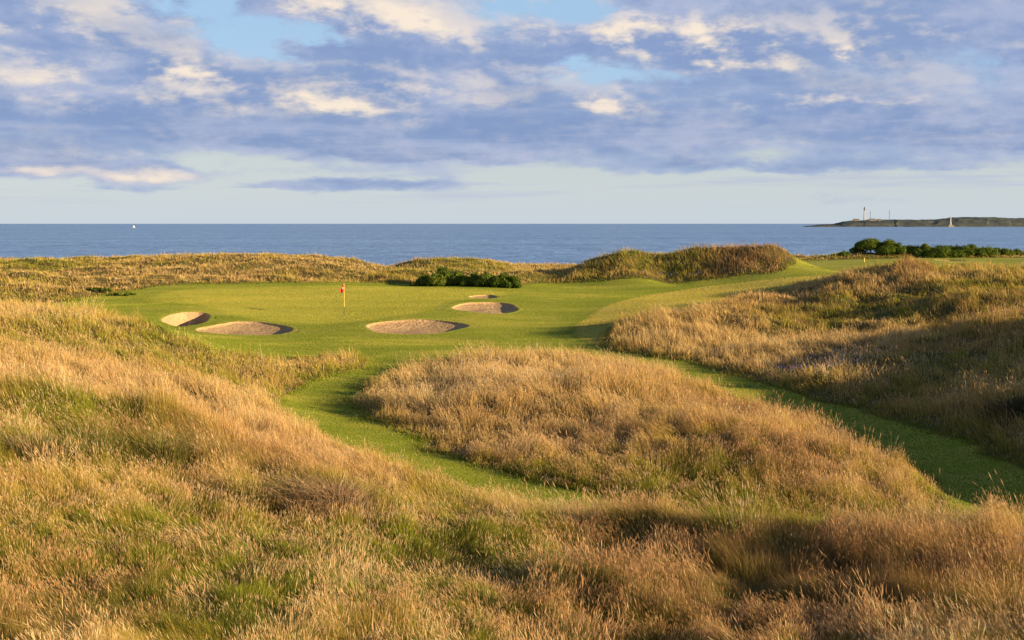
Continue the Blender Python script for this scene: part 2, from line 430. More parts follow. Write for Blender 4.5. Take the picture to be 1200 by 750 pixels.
for c, a_, b_, sag, lab in ELL:
    root = empty('sand_bunker', (c[0], c[1], float(bilin(Z1, c[0], c[1])[0]) - sag), lab, 'bunker', 'sand bunkers around the greens')
    nr, nth = 18, 72
    th = np.linspace(0, 2 * math.pi, nth, endpoint=False)
    wobl = 1 + .05 * np.sin(3 * th + c[0]) + .03 * np.sin(5 * th + 2 * c[0])
    def ring(r, dz, off=0.0):
        x = c[0] + np.cos(th) * (a_ * r * wobl + off); y = c[1] + np.sin(th) * (b_ * r * wobl + off)
        return np.stack([x, y, bilin(Z1, x, y) + dz], -1)
    rings = [ring(r, -.10 - sag * (1 - r ** 4) + .02 * math.sin(9 * r)) for r in np.linspace(.02, 1.0, nr)] + [ring(1.003, -.012)]
    nr += 1
    v = np.concatenate(rings)
    v[:, 2] += .03 * fbm(v[:, 0], v[:, 1], .8, 2, 9)
    q = []
    for i in range(nr - 1):
        for j in range(nth):
            q.append((i * nth + j, i * nth + (j + 1) % nth, (i + 1) * nth + (j + 1) % nth, (i + 1) * nth + j))
    q.append((0, nth // 4, nth // 2, 3 * nth // 4))
    v -= np.array(root.location)
    mesh_np('sand', v, None, SM, root, smooth=True, quads=np.array(q))
    L = [ring(1.0, -.012), ring(1.0, .004, .08), ring(1.0, .015, .25), ring(1.0, -.04, .6)]
    v = np.concatenate(L); q = []
    for i in range(len(L) - 1):
        for j in range(nth):
            q.append((i * nth + j, i * nth + (j + 1) % nth, (i + 1) * nth + (j + 1) % nth, (i + 1) * nth + j))
    at = {'mown': np.full(len(v), -3.), 'semi': np.full(len(v), 3.), 'green': np.full(len(v), 3.)}
    at['green'] = bilin(GGg, v[:, 0], v[:, 1])
    v -= np.array(root.location)
    mesh_np('turf_lip', v, None, GM, root, attrs=at, smooth=True, quads=np.array(q))

# ------------------------------------------------------------------ sea
WM, nt = new_mat('sea_water'); b = NB(nt)
pos = b.pos()
w1 = b.noise(b.mapping(pos, (.10, .12, 1), (0, 0, R(12))), 1.0, 5, .6)
w2 = b.noise(b.mapping(pos, (.035, .03, 1), (0, 0, R(-6))), 1.0, 5, .65)
w3 = b.noise(b.mapping(pos, (.0012, .006, 1), (0, 0, R(4))), 1.0, 3, .5)
colw = b.mix(b.mr(w3, .35, .65), (.13, .27, .56), (.19, .35, .65))
colw = b.mix(b.m('MULTIPLY', b.mr(w2, .45, .68), .75), colw, (.05, .125, .30))
hh = b.m('ADD', b.m('MULTIPLY', w1, 1.6), b.m('MULTIPLY', w2, 5.0))
b.out(b.bsdf(colw, .32, .22, b.bump(hh, 1.0, 1.0)))
xs = np.r_[-90000, -20000, -6000, -2000, -600, -200, 0, 200, 600, 2000, 6000, 20000, 90000].astype(float)
ys = np.r_[-3000, 150, 300, 600, 1200, 2500, 6000, 20000, 120000].astype(float)
mx, my = np.meshgrid(xs, ys)
id2 = np.arange(mx.size).reshape(mx.shape)
q = np.stack([id2[:-1, :-1], id2[:-1, 1:], id2[1:, 1:], id2[1:, :-1]], -1).reshape(-1, 4)
sea = mesh_np('sea', np.stack([mx, my, np.full(mx.shape, SEA)], -1), None, WM, quads=q)
tag(sea, 'calm blue sea running to a level horizon', 'sea', kind='structure')

# ------------------------------------------------------------------ headland with lighthouse
HD = 6500.0
kf = HD / F
def hx(px): return (px - 600) * kf
def hz(py): return EYE - (py - 262) * kf
prof = [(938, 266.2), (945, 265.0), (960, 263.2), (978, 262.2), (988, 259.6), (1000, 258.4), (1014, 257.6), (1050, 257.3), (1094, 257.2), (1104, 255.6), (1125, 254.2), (1160, 254.4), (1185, 255.6), (1200, 255.4), (1260, 253.5), (1400, 252), (1700, 250)]
pxs = np.linspace(934, 1700, 420)
top = np.interp(pxs, [p[0] for p in prof], [p[1] for p in prof])
rows = 26
vv = []
for j in range(rows):
    t = j / (rows - 1)                # 0 waterline at the front, 1 waterline behind
    y = HD - 120 + 1500 * t
    up = np.sin(np.clip(t * 4.0, 0, 1) * math.pi / 2) ** .7 * (1 - smooth(.7, 1., np.array(t)))
    x = hx(pxs) * (y / HD) + 18 * vnoise(pxs / 9, np.full_like(pxs, j * .7), 4)
    z = SEA - 1 + (hz(top) + (y - HD) * .0 - SEA) * up * (1 + .10 * vnoise(pxs / 7, np.full_like(pxs, j * .5), 8))
    vv.append(np.stack([x, np.full_like(x, y), z], -1))
vv = np.array(vv)
id3 = np.arange(rows * len(pxs)).reshape(rows, len(pxs))
q = np.stack([id3[:-1, :-1], id3[:-1, 1:], id3[1:, 1:], id3[1:, :-1]], -1).reshape(-1, 4)
HM, nt = new_mat('headland_grass'); b = NB(nt)
pos = b.pos()
hN = b.noise(pos, .012, 5, .6)
hc = b.mix(b.mr(hN, .35, .65), (.060, .078, .085), (.105, .115, .098))
hz_ = b.n('ShaderNodeSeparateXYZ', i_0=pos).outputs[2]
hc = b.mix(b.mr(b.m('ADD', hz_, b.m('MULTIPLY', hN, 9.)), -6, 4, 1, 0), hc, (.12, .115, .115))
b.out(b.bsdf(hc, .95, .1, b.bump(hN, 1.0, 12.)))
hl = mesh_np('headland', vv, None, HM, smooth=True, quads=q)
tag(hl, 'low dark green headland across the bay', 'headland', kind='structure')

def lathe(name, prof_, mat, parent, seg=20, loc=(0, 0, 0)):
    v, q = [], []
    for r, z in prof_:
        for j in range(seg):
            a = 2 * math.pi * j / seg
            v.append((loc[0] + r * math.cos(a), loc[1] + r * math.sin(a), loc[2] + z))
    for i in range(len(prof_) - 1):
        for j in range(seg):
            q.append((i * seg + j, i * seg + (j + 1) % seg, (i + 1) * seg + (j + 1) % seg, (i + 1) * seg + j))
    me = bpy.data.meshes.new(name)
    me.from_pydata(v, [], q + [tuple(range(seg))[::-1], tuple((len(prof_) - 1) * seg + j for j in range(seg))])
    me.materials.append(mat)
    o = bpy.data.objects.new(name, me); C.objects.link(o); o.parent = parent
    return o

def boxes(name, bs, mat, parent):
    v, f = [], []
    for (x0, x1, y0, y1, z0, z1) in bs:
        k = len(v)
        v += [(x0, y0, z0), (x1, y0, z0), (x1, y1, z0), (x0, y1, z0), (x0, y0, z1), (x1, y0, z1), (x1, y1, z1), (x0, y1, z1)]
        f += [(k, k + 3, k + 2, k + 1), (k + 4, k + 5, k + 6, k + 7), (k, k + 1, k + 5, k + 4), (k + 1, k + 2, k + 6, k + 5), (k + 2, k + 3, k + 7, k + 6), (k + 3, k, k + 4, k + 7)]
    me = bpy.data.meshes.new(name); me.from_pydata(v, [], f); me.materials.append(mat)
    o = bpy.data.objects.new(name, me); C.objects.link(o); o.parent = parent
    return o

WP = simple('white_paint', (.80, .79, .76), .6)
DK = simple('dark_metal', (.06, .065, .07), .5)
GP = simple('grey_paint', (.30, .31, .33), .6)
ST = simple('stone', (.30, .26, .22), .9, .2)
RF = simple('slate_roof', (.13, .12, .12), .8)
base = hz(257.8)
WG = simple('weathered_white', (.40, .41, .42), .8)
t = empty('lighthouse', (hx(1014), HD + 40, base - 4), 'tall white lighthouse with dark lantern on the headland', 'lighthouse')
H = 16 * kf
lathe('tower', [(3.6, -3), (3.4, 6), (2.2, H * .74), (2.2, H * .76)], WG, t)
lathe('gallery', [(3.0, H * .76), (4.4, H * .775), (4.4, H * .80), (3.2, H * .80)], DK, t)
lathe('lantern', [(3.1, H * .80), (3.1, H * .94), (1.8, H * .99), (.4, H * 1.03)], DK, t)
lathe('balcony_rail', [(4.35, H * .80), (4.45, H * .80), (4.45, H * .82), (4.35, H * .82)], DK, t)
for px, pt, lab in ((1022.4, 245.5, 'thin grey mast standing next to the tall lighthouse'), (1044.8, 244.5, 'lone grey radio mast on the headland between the two white towers')):
    t = empty('radio_mast', (hx(px), HD + 60, base - 4), lab, 'mast', 'masts on the headland')
    hm = (257.5 - pt) * kf
    lathe('pole', [(1.1, 0), (1.0, hm * .8), (.7, hm)], DK, t, 8)
    for q1, q2 in ((2.2, .82), (1.8, .68)): boxes('cross_arm', [(-q1, q1, -.4, .4, hm * q2, hm * (q2 + .02))], GP, t)
for px, w, h_, lab in ((1004, 14, 5, 'low keepers house left of the tall lighthouse'), (1023, 16, 6, 'low brownish house right under the thin mast beside the lighthouse'), (1031, 9, 4, 'smallest low outbuilding on the headland past the thin mast')):
    t = empty('keepers_house', (hx(px), HD + 30, base - 3), lab, 'house', 'houses by the lighthouse')
    boxes('wall', [(-w, w, -6, 6, 0, h_)], ST, t)
    me = bpy.data.meshes.new('roof')
    me.from_pydata([(-w - 1, -7, h_), (w + 1, -7, h_), (w + 1, 7, h_), (-w - 1, 7, h_), (-w, 0, h_ + 4), (w, 0, h_ + 4)], [], [(0, 1, 5, 4), (2, 3, 4, 5), (1, 2, 5), (3, 0, 4), (3, 2, 1, 0)])
    me.materials.append(RF); r_ = bpy.data.objects.new('roof', me); C.objects.link(r_); r_.parent = t
    boxes('chimney', [(-w * .7, -w * .7 + 2, -1, 1, h_ + 2, h_ + 6)], ST, r_)
t = empty('harbour_beacon', (hx(1098), HD - 180, SEA - .5), 'white harbour beacon tower on a stone pier end in front of the headland', 'beacon tower')
Hb = 12.5 * kf
boxes('pier_base', [(-13, 18, -10, 10, 0, 6), (-9, 9, -8, 8, 6, 12)], ST, t)
lathe('tower', [(6.0, 12), (5.2, 16), (3.0, Hb * .8), (3.0, Hb * .82)], WG, t)
lathe('lantern', [(4.4, Hb * .82), (4.4, Hb * .85), (2.6, Hb * .85), (2.6, Hb * .95), (.5, Hb * 1.02)], WG, t)

# small boat far out
t = empty('sailing_boat', (at_z(157, 267, SEA)[0], at_z(157, 267, SEA)[1], SEA), 'tiny white sailing boat with an orange hull far out on the sea', 'boat', rz=R(20))
me = bpy.data.meshes.new('hull')
hv = []
for x, w, z0 in ((-7, 1.6, .2), (-4, 2.2, 0), (0, 2.4, -.2), (4, 1.9, 0), (8, .1, .6)):
    hv += [(x, -w, 1.8), (x, -w * .5, z0 - .3), (x, w * .5, z0 - .3), (x, w, 1.8)]
hf = []
for i in range(4):
    for j in range(3): hf.append((i * 4 + j, i * 4 + j + 1, i * 4 + j + 5, i * 4 + j + 4))
    hf.append((i * 4 + 3, i * 4, i * 4 + 4, i * 4 + 7))
hf.append((0, 3, 2, 1))
me.from_pydata(hv, [], hf); me.materials.append(simple('orange_paint', (.75, .25, .10)))
o = bpy.data.objects.new('hull', me); C.objects.link(o); o.parent = t
lathe('mast', [(.2, 1.5), (.12, 18)], WP, t, 8)
def sail(name, pts):
    me = bpy.data.meshes.new(name)
    n = len(pts); v = [(x, .1 + .9 * bb, z) for x, bb, z in pts] + [(x, .2 + .9 * bb, z) for x, bb, z in pts]
    me.from_pydata(v, [], [tuple(range(n))[::-1], tuple(range(n, 2 * n))] + [(i, (i + 1) % n, n + (i + 1) % n, n + i) for i in range(n)])
    me.materials.append(WP); o = bpy.data.objects.new(name, me); C.objects.link(o); o.parent = t
sail('mainsail', [(-.3, 0, 3), (-6.5, .6, 3), (-4.5, 1.0, 9), (-.3, 0, 17.5)])
sail('jib', [(.3, 0, 3), (7.3, 0, 2.5), (3.2, .7, 9), (.3, 0, 15)])

t.scale = (.62, .62, .62)
# ------------------------------------------------------------------ flagstick
p = hit(403.5, 370.5, Z1)
t = empty('golf_flag', (p[0], p[1], p[2]), 'red golf flag hanging on a yellow and black pole on the green', 'flag')
YM = simple('yellow_paint', (.80, .60, .14), .5, .4, .03)
BM = simple('black_paint', (.03, .05, .02), .5, .4, .03)
RM = simple('red_cloth', (.78, .07, .06), .8, .2, .2, 8)
Ht = 2.15
lathe('lower_pole', [(.016, -.1), (.016, .60)], BM, t, 10)
lathe('pole', [(.017, .60), (.015, Ht)], YM, t, 10)
lathe('hole_cup', [(.054, .004), (.054, .012), (.05, .012)], BM, t, 14)
nu, nv_ = 13, 18
fv = []
for j in range(nv_):
    v_ = j / (nv_ - 1)
    for i in range(nu):
        u = i / (nu - 1)
        wdt = (.08 + .26 * v_ ** .8) * (1 if v_ < .93 else .9)
        fv.append((-.02 - u * wdt * .95 + .05, .06 * math.sin(u * 9 + v_ * 2) * (.3 + v_), Ht - .03 - v_ * .56 - .05 * u * (1 - v_) + .03 * math.sin(u * 7) * v_))
id4 = np.arange(nu * nv_).reshape(nv_, nu)
q = np.stack([id4[:-1, :-1], id4[:-1, 1:], id4[1:, 1:], id4[1:, :-1]], -1).reshape(-1, 4)
fl = mesh_np('flag_cloth', np.array(fv), None, RM, t, smooth=True, quads=q)
sm_ = fl.modifiers.new('thick', 'SOLIDIFY'); sm_.thickness = .006
fe = []
for j in range(5):                # pale number patch sewn on the cloth
    for i in range(3):
        fe.append((-.06 - i * .02, -.085 + .01 * math.sin(i * 2), Ht - .26 - j * .03))
id5 = np.arange(15).reshape(5, 3)
q = np.stack([id5[:-1, :-1], id5[:-1, 1:], id5[1:, 1:], id5[1:, :-1]], -1).reshape(-1, 4)
pp_ = mesh_np('patch', np.array(fe), None, WP, fl, quads=q)
sm_ = pp_.modifiers.new('thick', 'SOLIDIFY'); sm_.thickness = .006

# small yellow marker on the far green
p = np.array([35.2, 128.0]); zz = float(bilin(Z1, p[0], p[1])[0])
t = empty('marker_post', (p[0], p[1], zz), 'short yellow marker post on the far green by the hedge', 'post')
lathe('post', [(.045, -.05), (.045, .32), (.02, .34)], YM, t, 10)
lathe('cap', [(.055, .34), (.055, .38), (.02, .40)], WP, t, 10)

# ------------------------------------------------------------------ tall grass
GRM, nt = new_mat('grass_blades'); b = NB(nt)
tc = b.attr('tint').outputs['Color']
d_ = b.n('ShaderNodeBsdfDiffuse', i_Color=tc)
tr = b.n('ShaderNodeBsdfTranslucent', i_Color=tc)
mx_ = b.n('ShaderNodeMixShader', i_0=.34)
nt.links.new(d_.outputs[0], mx_.inputs[1]); nt.links.new(tr.outputs[0], mx_.inputs[2])
b.out(mx_.outputs[0])

WIND = np.array([-.75, .25])

def build_blades(P, H, W, lean, bend, colB, colT, head=None, headcol=None, tip=.25, az=None):
    """P (n,3) roots; every blade a bent ribbon of three faces, with a spindle seed head where head > 0"""
    n = len(P)
    az = rng.uniform(0, 2 * math.pi, n) if az is None else az
    wd = np.stack([np.cos(az), np.sin(az), np.zeros(n)], -1)
    ln = np.zeros((n, 3)); ln[:, :2] = lean
    up = np.array([0, 0, 1.0])
    Hc = H[:, None]
    m = P + up * Hc * .55 + ln * Hc * .30
    bz = bend[:, None]
    tpt = P + up * Hc * (1 - .35 * bz) + ln * Hc * (.55 + .6 * bz)
    w = (W / 2)[:, None]
    v = np.stack([P - wd * w, P + wd * w, m + wd * w * .8, m - wd * w * .8, tpt + wd * w * tip, tpt - wd * w * tip], 1)
    k = np.arange(n)[:, None] * 6
    f = np.concatenate([k + np.array([[0, 1, 2, 3]]), k + np.array([[3, 2, 4, 5]])], 0)
    colM = colB * .35 + colT * .65
    c = np.stack([colB, colB, colM, colM, colT, colT], 1)
    V, Fc, Cc = [v.reshape(-1, 3)], [f], [c.reshape(-1, 3)]
    if head is not None:
        s = np.where(head > 0)[0]
        hl_ = head[s][:, None]
        d = tpt[s] - m[s]; d /= np.linalg.norm(d, axis=1)[:, None]
        hw = (hl_ * .035 + .30 * W[s][:, None])
        o0 = tpt[s] - d * hl_ * .1; o1 = tpt[s] + d * hl_ * .45; o2 = tpt[s] + d * hl_
        wd2 = np.stack([-wd[s, 1], wd[s, 0], wd[s, 2]], -1)
        base_ = len(V[0])
        for q_, wv in ((0, wd[s]), (1, wd2)):
            vh = np.stack([o0, o1 + wv * hw, o2, o1 - wv * hw], 1)
            kh = base_ + np.arange(len(s))[:, None] * 4
            V.append(vh.reshape(-1, 3)); Fc.append(kh + np.array([[0, 1, 2, 3]]))
            Cc.append(np.repeat(headcol[s], 4, 0)); base_ += len(s) * 4
    return np.concatenate(V), np.concatenate(Fc), np.concatenate(Cc)

# colour / vigour patches: px, py, radius m, green, rust and painted shade, height, pale
PATCH = [
    (60, 405, 6, .35, 0, -.1), (30, 470, 5, .15, 0, 0), (230, 408, 4, .3, 0, -.1), (200, 430, 4, .35, .0, 0), (60, 540, 4, .35, .2, .1), (160, 530, 3.0, .4, .2, .2), (240, 545, 3, .3, .3, .1), (150, 500, 3.5, .35, .1, .1), (400, 440, 2.5, .3, 0, 0),
    (120, 640, 3.5, .45, 0, -.15), (330, 640, 3, .5, .0, -.1), (480, 600, 2.5, .4, .0, -.05), (600, 640, 3, .45, .1, -.05), (440, 690, 2.6, .55, 0, 0), (330, 710, 2.6, .6, 0, .0), (760, 640, 2.5, .45, .4, .0), (880, 640, 2, .5, .1, .05),
    (700, 700, 2.4, .1, .7, .0), (830, 668, 2.4, -.1, 1.1, -.05), (430, 735, 1.6, .0, .8, .0), (60, 735, 2, .1, .7, 0), (900, 735, 2, .0, .8, 0), (740, 655, 2.0, .0, 1.1, -.1), (960, 690, 2.6, .1, .8, 0), (120, 710, 2.2, .2, .5, 0), (1100, 680, 3, .1, .4, .1), (1050, 640, 3, -.3, .0, .15), (1180, 650, 3, -.4, .0, .2), (600, 735, 2.5, .4, .3, .0),  # strongest rust values put the foreground ridge's shade into the grass colour
    (250, 480, 4, -.4, .0, 0), (350, 530, 3.5, -.3, .1, 0), (400, 560, 2.6, -.1, .45, 0), (200, 470, 5, -.3, 0, 0),
    (480, 470, 7, -.7, .05, 0), (600, 440, 7, -.5, .05, 0), (700, 500, 5, -.1, .30, 0), (850, 500, 5, -.1, .35, 0), (950, 540, 4, .0, .4, 0), (640, 560, 2.5, .5, .0, 0), (800, 585, 3.0, .6, .0, 0), (820, 550, 2, .4, .2, 0), (480, 500, 2, .2, .2, 0), (600, 440, 1.5, .3, .0, 0), (860, 490, 2.5, -.1, .6, -.05),
    (790, 400, 8, -1.0, -.1, .1), (830, 410, 7, -.8, -.2, .05), (920, 415, 7, -.9, -.1, .0), (1000, 400, 6, -.3, .1, -.05), (1120, 385, 7, -.4, .2, 0), (880, 385, 4, .1, .1, -.1), (960, 370, 5, .0, .3, -.1), (1040, 360, 6, .3, .4, -.1), (1150, 360, 6, .15, .5, 0), (1000, 340, 5, -.1, .3, 0), (1070, 322, 4, -.2, .3, .1), (1100, 430, 6, -.1, .35, 0), (1180, 460, 5, .1, .35, .0), (1000, 455, 4, .1, .2, 0), (930, 440, 2.0, .5, .0, .0), (800, 425, 3.0, .5, 0, -.1),
    (820, 358, 6, -.6, .1, 0), (900, 345, 6, -.5, .15, 0),
    (50, 325, 14, -.1, .0, 0), (300, 320, 12, -.2, .0, 0), (210, 315, 12, .05, .1, 0), (350, 318, 12, -.25, .15, 0), (120, 320, 6, -.3, .0, 0), (20, 310, 8, .35, 0, 0), (530, 315, 10, .0, .0, 0), (600, 325, 5, -.3, .1, 0), (240, 345, 6, -.3, .0, -.1), (100, 342, 9, -.2, .1, -.1),
    (700, 312, 5, .25, .0, .2), (745, 308, 4, .15, .0, .2), (790, 303, 2.5, -.3, .2, 0), (760, 318, 3, .5, .0, .0), (800, 315, 3, .45, .0, .1), (830, 305, 4, .15, .1, .2), (870, 300, 4, -.2, .4, .1), (910, 303, 4.5, -.5, .7, .2), (680, 325, 4, -.2, .3, 0), (850, 318, 4, .1, .2, .1), (760, 325, 3, -.3, .5, -.1), (725, 303, 5, -.35, .05, 0), (850, 300, 6, -.4, .1, 0),
]
PW = []
for px, py, rad, g_, r_, h_ in PATCH:
    q_ = hit(px, py, Z1)
    PW.append((q_[0], q_[1], rad, g_, r_, h_))

def fields(x, y):
    g = .20 + .5 * fbm(x, y, 9, 3, 101) + .45 * fbm(x, y, 2.0, 3, 111) + .25 * fbm(x, y, .5, 1, 115)
    r = .22 + .65 * fbm(x, y, 5, 3, 121) + .2 * fbm(x, y, 1.2, 2, 131)
    h = .16 * fbm(x, y, 3.0, 3, 141)
    for cx, cy, rad, g_, r_, h_ in PW:
        w = np.exp(-((x - cx) ** 2 + (y - cy) ** 2) / (rad * rad * .7))
        g = g + g_ * w; r = r + r_ * w; h = h + h_ * w
    return g, r, h

def lerp(a, b_, t): return a + (b_ - a) * np.clip(t, 0, 1)[:, None]
STRAW = np.array([.70, .482, .205]); GOLD = np.array([.58, .405, .090]); PALE = np.array([.78, .63, .40])
LEAF = np.array([.27, .285, .036]); OLIVE = np.array([.385, .325, .050]); DEEP = np.array([.125, .155, .020])
RUST = np.array([.48, .25, .09]); PINK = np.array([.75, .51, .29]); BROWN = np.array([.30, .19, .085])

def scatter(n, d0, d1, aperture=.50, bias=0.0):
    """points on the land in front of the viewer, thinning with distance"""
    u = rng.random(n)
    D = np.exp(np.log(d0) + u * (np.log(d1) - np.log(d0)))
    th = rng.uniform(-aperture, aperture + bias, n)
    return D * np.sin(th), D * np.cos(th)

def grass_set(name, label, cat, x, y, hscale=1.0, wpx=.55, headp=.5):
    n = len(x)
    D = np.hypot(x, y)
    sd_ = bilin(MOWNg, x, y)
    g, r, hh_ = fields(x, y)
    lo = smooth(-.05, .9, sd_)
    z = bilin(Zg, x, y)
    tuft = fbm(x, y, .9, 2, 151) + .5 * fbm(x, y, .35, 1, 161)
    H = (.30 + hh_ + .34 * tuft + .03 * rng.standard_normal(n)) * hscale * (1 - .35 * smooth(75, 115, D))
    H = np.clip(H, .08, .9) * (.35 + .65 * lo)
    kind = rng.random(n)
    stalk = kind < (.30 + .25 * np.clip(r - g, -.6, .8))
    leafk = ~stalk
    H = np.where(stalk, H * rng.uniform(1.0, 1.55, n), H * rng.uniform(.55, 1.05, n))
    W = np.maximum(.004, D / 1280 * wpx) * np.where(stalk, .75, 1.15) * rng.uniform(.7, 1.3, n)
    tall = (fbm(x, y, 1.6, 2, 191) > .32) & (rng.random(n) < .05) & (D < 70) & (sd_ > 1)
    stalk = stalk | tall
    H = np.where(tall, H * 1.2 + rng.uniform(.15, .45, n), H)
    W = W * (.66 + .34 * smooth(25, 55, D))
    wn = fbm(x, y, 4.0, 2, 171)
    cl_ = np.stack([fbm(x, y, .8, 2, 181), fbm(x, y, .8, 2, 186)], -1)
    lean = WIND[None] * (.30 + .3 * wn)[:, None] + rng.normal(0, .22, (n, 2)) + cl_ * .9
    bend = np.clip(rng.normal(.35, .3, n), 0, 1.2)
    j = rng.normal(0, .16, n)
    gg = np.clip(g + j, -.2, 1.2); rr = np.clip(r + rng.normal(0, .18, n), 0, 1)
    edgeg = smooth(1.3, .1, sd_) if False else 1 - smooth(.1, 1.2, sd_)
    gg = gg + .6 * edgeg * (rng.random(n) < .8)
    tipc = lerp(np.tile(STRAW, (n, 1)), np.tile(GOLD, (n, 1)), gg * 2)
    tipc = lerp(tipc, np.tile(OLIVE, (n, 1)), gg * 1.25 - .25)
    tipc = lerp(tipc, np.tile(LEAF, (n, 1)), gg * 1.8 - 1.0)
    tipc = lerp(tipc, np.tile(RUST, (n, 1)), (rr - .25) * .9)
    tipc = lerp(tipc, np.tile(PALE, (n, 1)), -.05 - gg * 1.3 - rr * .2)
    tipc[tall] = tipc[tall] * .4 + PALE * .5
    tipc = lerp(tipc, np.tile(np.array([.27, .16, .105]), (n, 1)), (rr - .75) * 3)  # purplish-brown fog grass; its dark tone also paints in foreground shade
    tleaf = lerp(tipc, np.tile(LEAF, (n, 1)), gg * .8 + .22)
    tleaf = lerp(tleaf, np.tile(PALE, (n, 1)), (rng.random(n) < .06) * .8)
    basec = lerp(np.tile(OLIVE, (n, 1)), np.tile(DEEP, (n, 1)), gg + .35)
    basec = lerp(basec, np.tile(BROWN, (n, 1)), .6 - gg * 1.2)
    tip_ = np.where(stalk[:, None], tipc, tleaf)
    br = np.exp(rng.normal(0, .20, n))[:, None]
    tip_ = tip_ * br; basec = basec * br
    hd = np.where(stalk & (rng.random(n) < np.clip(headp + .9 * fbm(x, y, 2.6, 2, 196), 0, 1)) & (D < 62), rng.uniform(.06, .13, n), 0)
    hd = np.where(tall, rng.uniform(.12, .22, n), hd)
    hd = hd * (1 - .3 * edgeg)
    hdc = lerp(np.tile(PINK, (n, 1)), np.tile(RUST, (n, 1)), rr * .8 - .1)
    hdc = lerp(hdc, np.tile(PALE, (n, 1)), rng.random(n) * .6) * br
    V, Fc, Cc = build_blades(np.stack([x, y, z - .02], -1), H, W, lean, bend, basec, tip_, hd, hdc)
    o = mesh_np(name, V, None, GRM, col=np.clip(Cc, 0.002, .85), quads=Fc)
    return tag(o, label, cat, kind='stuff')

def keep(x, y, lim=0.0):
    m_ = bilin(MOWNg, x, y)
    ok = (m_ > lim) | ((m_ > -.4) & (rng.random(len(x)) < .10))
    ok &= (bilin(Zg, x, y) > -3)
    return ok

N = 1600000
x, y = scatter(N, 14, 170, .46, .0)
ex, ey = scatter(60000, 14, 90, .5)
x2, y2 = scatter(650000, 14, 42, .44)
x = np.r_[x, x2]; y = np.r_[y, y2]
k = keep(x, y)
# thin out what lies well outside the frame
x, y = x[k], y[k]
th = np.abs(np.arctan2(x, y))
k = (th < .415) | (rng.random(len(x)) < .35)
x, y = x[k], y[k]
# extra grass to the side where it throws the shade
D = np.hypot(x, y)
isl = bilin(SIg, x, y) < 0
px_ = 600 + F * x / y
reg = np.where(isl, 1, np.where((D > 98), 3, np.where((px_ > 640) & (y > 34 + 0 * x) & (~isl) & (x > 2.5), 2, 0)))
grass_set('meadow_grass', 'golden and green rough grass on the near slopes, full of seed heads', 'grass', x[reg == 0], y[reg == 0], 1.0, .42, .55)
grass_set('fescue_grass', 'pinkish straw fescue island wrapped by the mown path', 'grass', x[reg == 1], y[reg == 1], 1.0, .42, .7)
grass_set('hill_grass', 'bleached straw grass on the dune beside the right-turning path', 'grass', x[reg == 2], y[reg == 2], 1.0, .42, .45)
grass_set('dune_grass', 'coarse green and yellow dune grass along the shore', 'grass', x[reg == 3], y[reg == 3], 1.0, .40, .2)

# short turf on the paths
x, y = scatter(950000, 28, 112, .42)
s_ = bilin(MOWNg, x, y)
k = (s_ < .25)
x, y, s_ = x[k], y[k], s_[k]
for c, a_, b_, sag, lab in ELL:
    k = ell_r(x, y, c, a_, b_) > 1.02
    x, y, s_ = x[k], y[k], s_[k]
n = len(x)
H = rng.uniform(.012, .032, n) * (1 + 2.2 * smooth(-.35, .2, s_))
W = np.hypot(x, y) / 1280 * .85
nn = (.5 * fbm(x, y, 2.5, 3, 201) + .8 * fbm(x * .16 + y * .03, y * .9, 1.6, 3, 205))[:, None]
mixg = np.clip(.5 - bilin(GGg, x, y), 0, 1); mixs = np.clip(.5 - bilin(Sg, x, y) * 3, 0, 1)
cT = lerp(np.tile(np.array([.180, .225, .030]), (n, 1)), np.tile(np.array([.30, .300, .050]), (n, 1)), mixg)
cT = lerp(cT, np.tile(np.array([.37, .315, .07]), (n, 1)), mixs)
cT = cT * (1 + .25 * nn) * np.exp(rng.normal(0, .08, (n, 1)))
cT = lerp(cT, np.tile(np.array([.40, .34, .08]), (n, 1)), np.clip(nn[:, 0] * 1.3 - .1, 0, .5))
V, Fc, Cc = build_blades(np.stack([x, y, bilin(Zg, x, y)], -1), H, W, rng.normal(0, .4, (n, 2)), np.full(n, .3), cT * .85, cT, az=rng.normal(R(42), R(24), n))
tag(mesh_np('mown_grass', V, None, GRM, col=Cc, quads=Fc), 'short mown green turf of the paths and fairway', 'grass', kind='stuff')

# ------------------------------------------------------------------ single tussocks
def tussock(name, px, py, n, H0, spread, cols, label, group=None, heads=0.0, bendm=.8, wdir=(0, 0)):
    p = hit(px, py, Zg)
    r = np.abs(rng.normal(0, spread * .35, n)); a = rng.uniform(0, 2 * math.pi, n)
    lx, ly = np.cos(a) * r, np.sin(a) * r
    P = np.stack([lx, ly, bilin(Zg, p[0] + lx, p[1] + ly) - p[2] - .02], -1)
    H = H0 * rng.uniform(.55, 1.1, n)
    out = np.stack([np.cos(a), np.sin(a)], -1) * (rng.uniform(.1, 1.1, n) * bendm)[:, None] + np.array(wdir)[None]
    W = np.full(n, p[1] / 1280 * .55) * rng.uniform(.7, 1.3, n)
    ci = rng.integers(0, len(cols), n)
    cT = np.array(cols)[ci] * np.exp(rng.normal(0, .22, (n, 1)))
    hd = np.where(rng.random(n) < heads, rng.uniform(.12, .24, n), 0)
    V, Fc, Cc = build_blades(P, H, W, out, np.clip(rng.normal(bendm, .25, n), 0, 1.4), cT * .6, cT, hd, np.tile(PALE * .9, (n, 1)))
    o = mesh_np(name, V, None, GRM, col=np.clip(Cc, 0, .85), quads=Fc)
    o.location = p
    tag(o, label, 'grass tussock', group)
DEAD = [(.48, .33, .19), (.60, .44, .27), (.30, .19, .11), (.20, .12, .07)]
OLV = [(.15, .17, .04), (.24, .22, .06), (.33, .26, .10), (.10, .13, .03)]
GRN_ = [(.16, .20, .03), (.25, .25, .05), (.45, .37, .13)]
gp = 'coarse tussocks in the near rough'
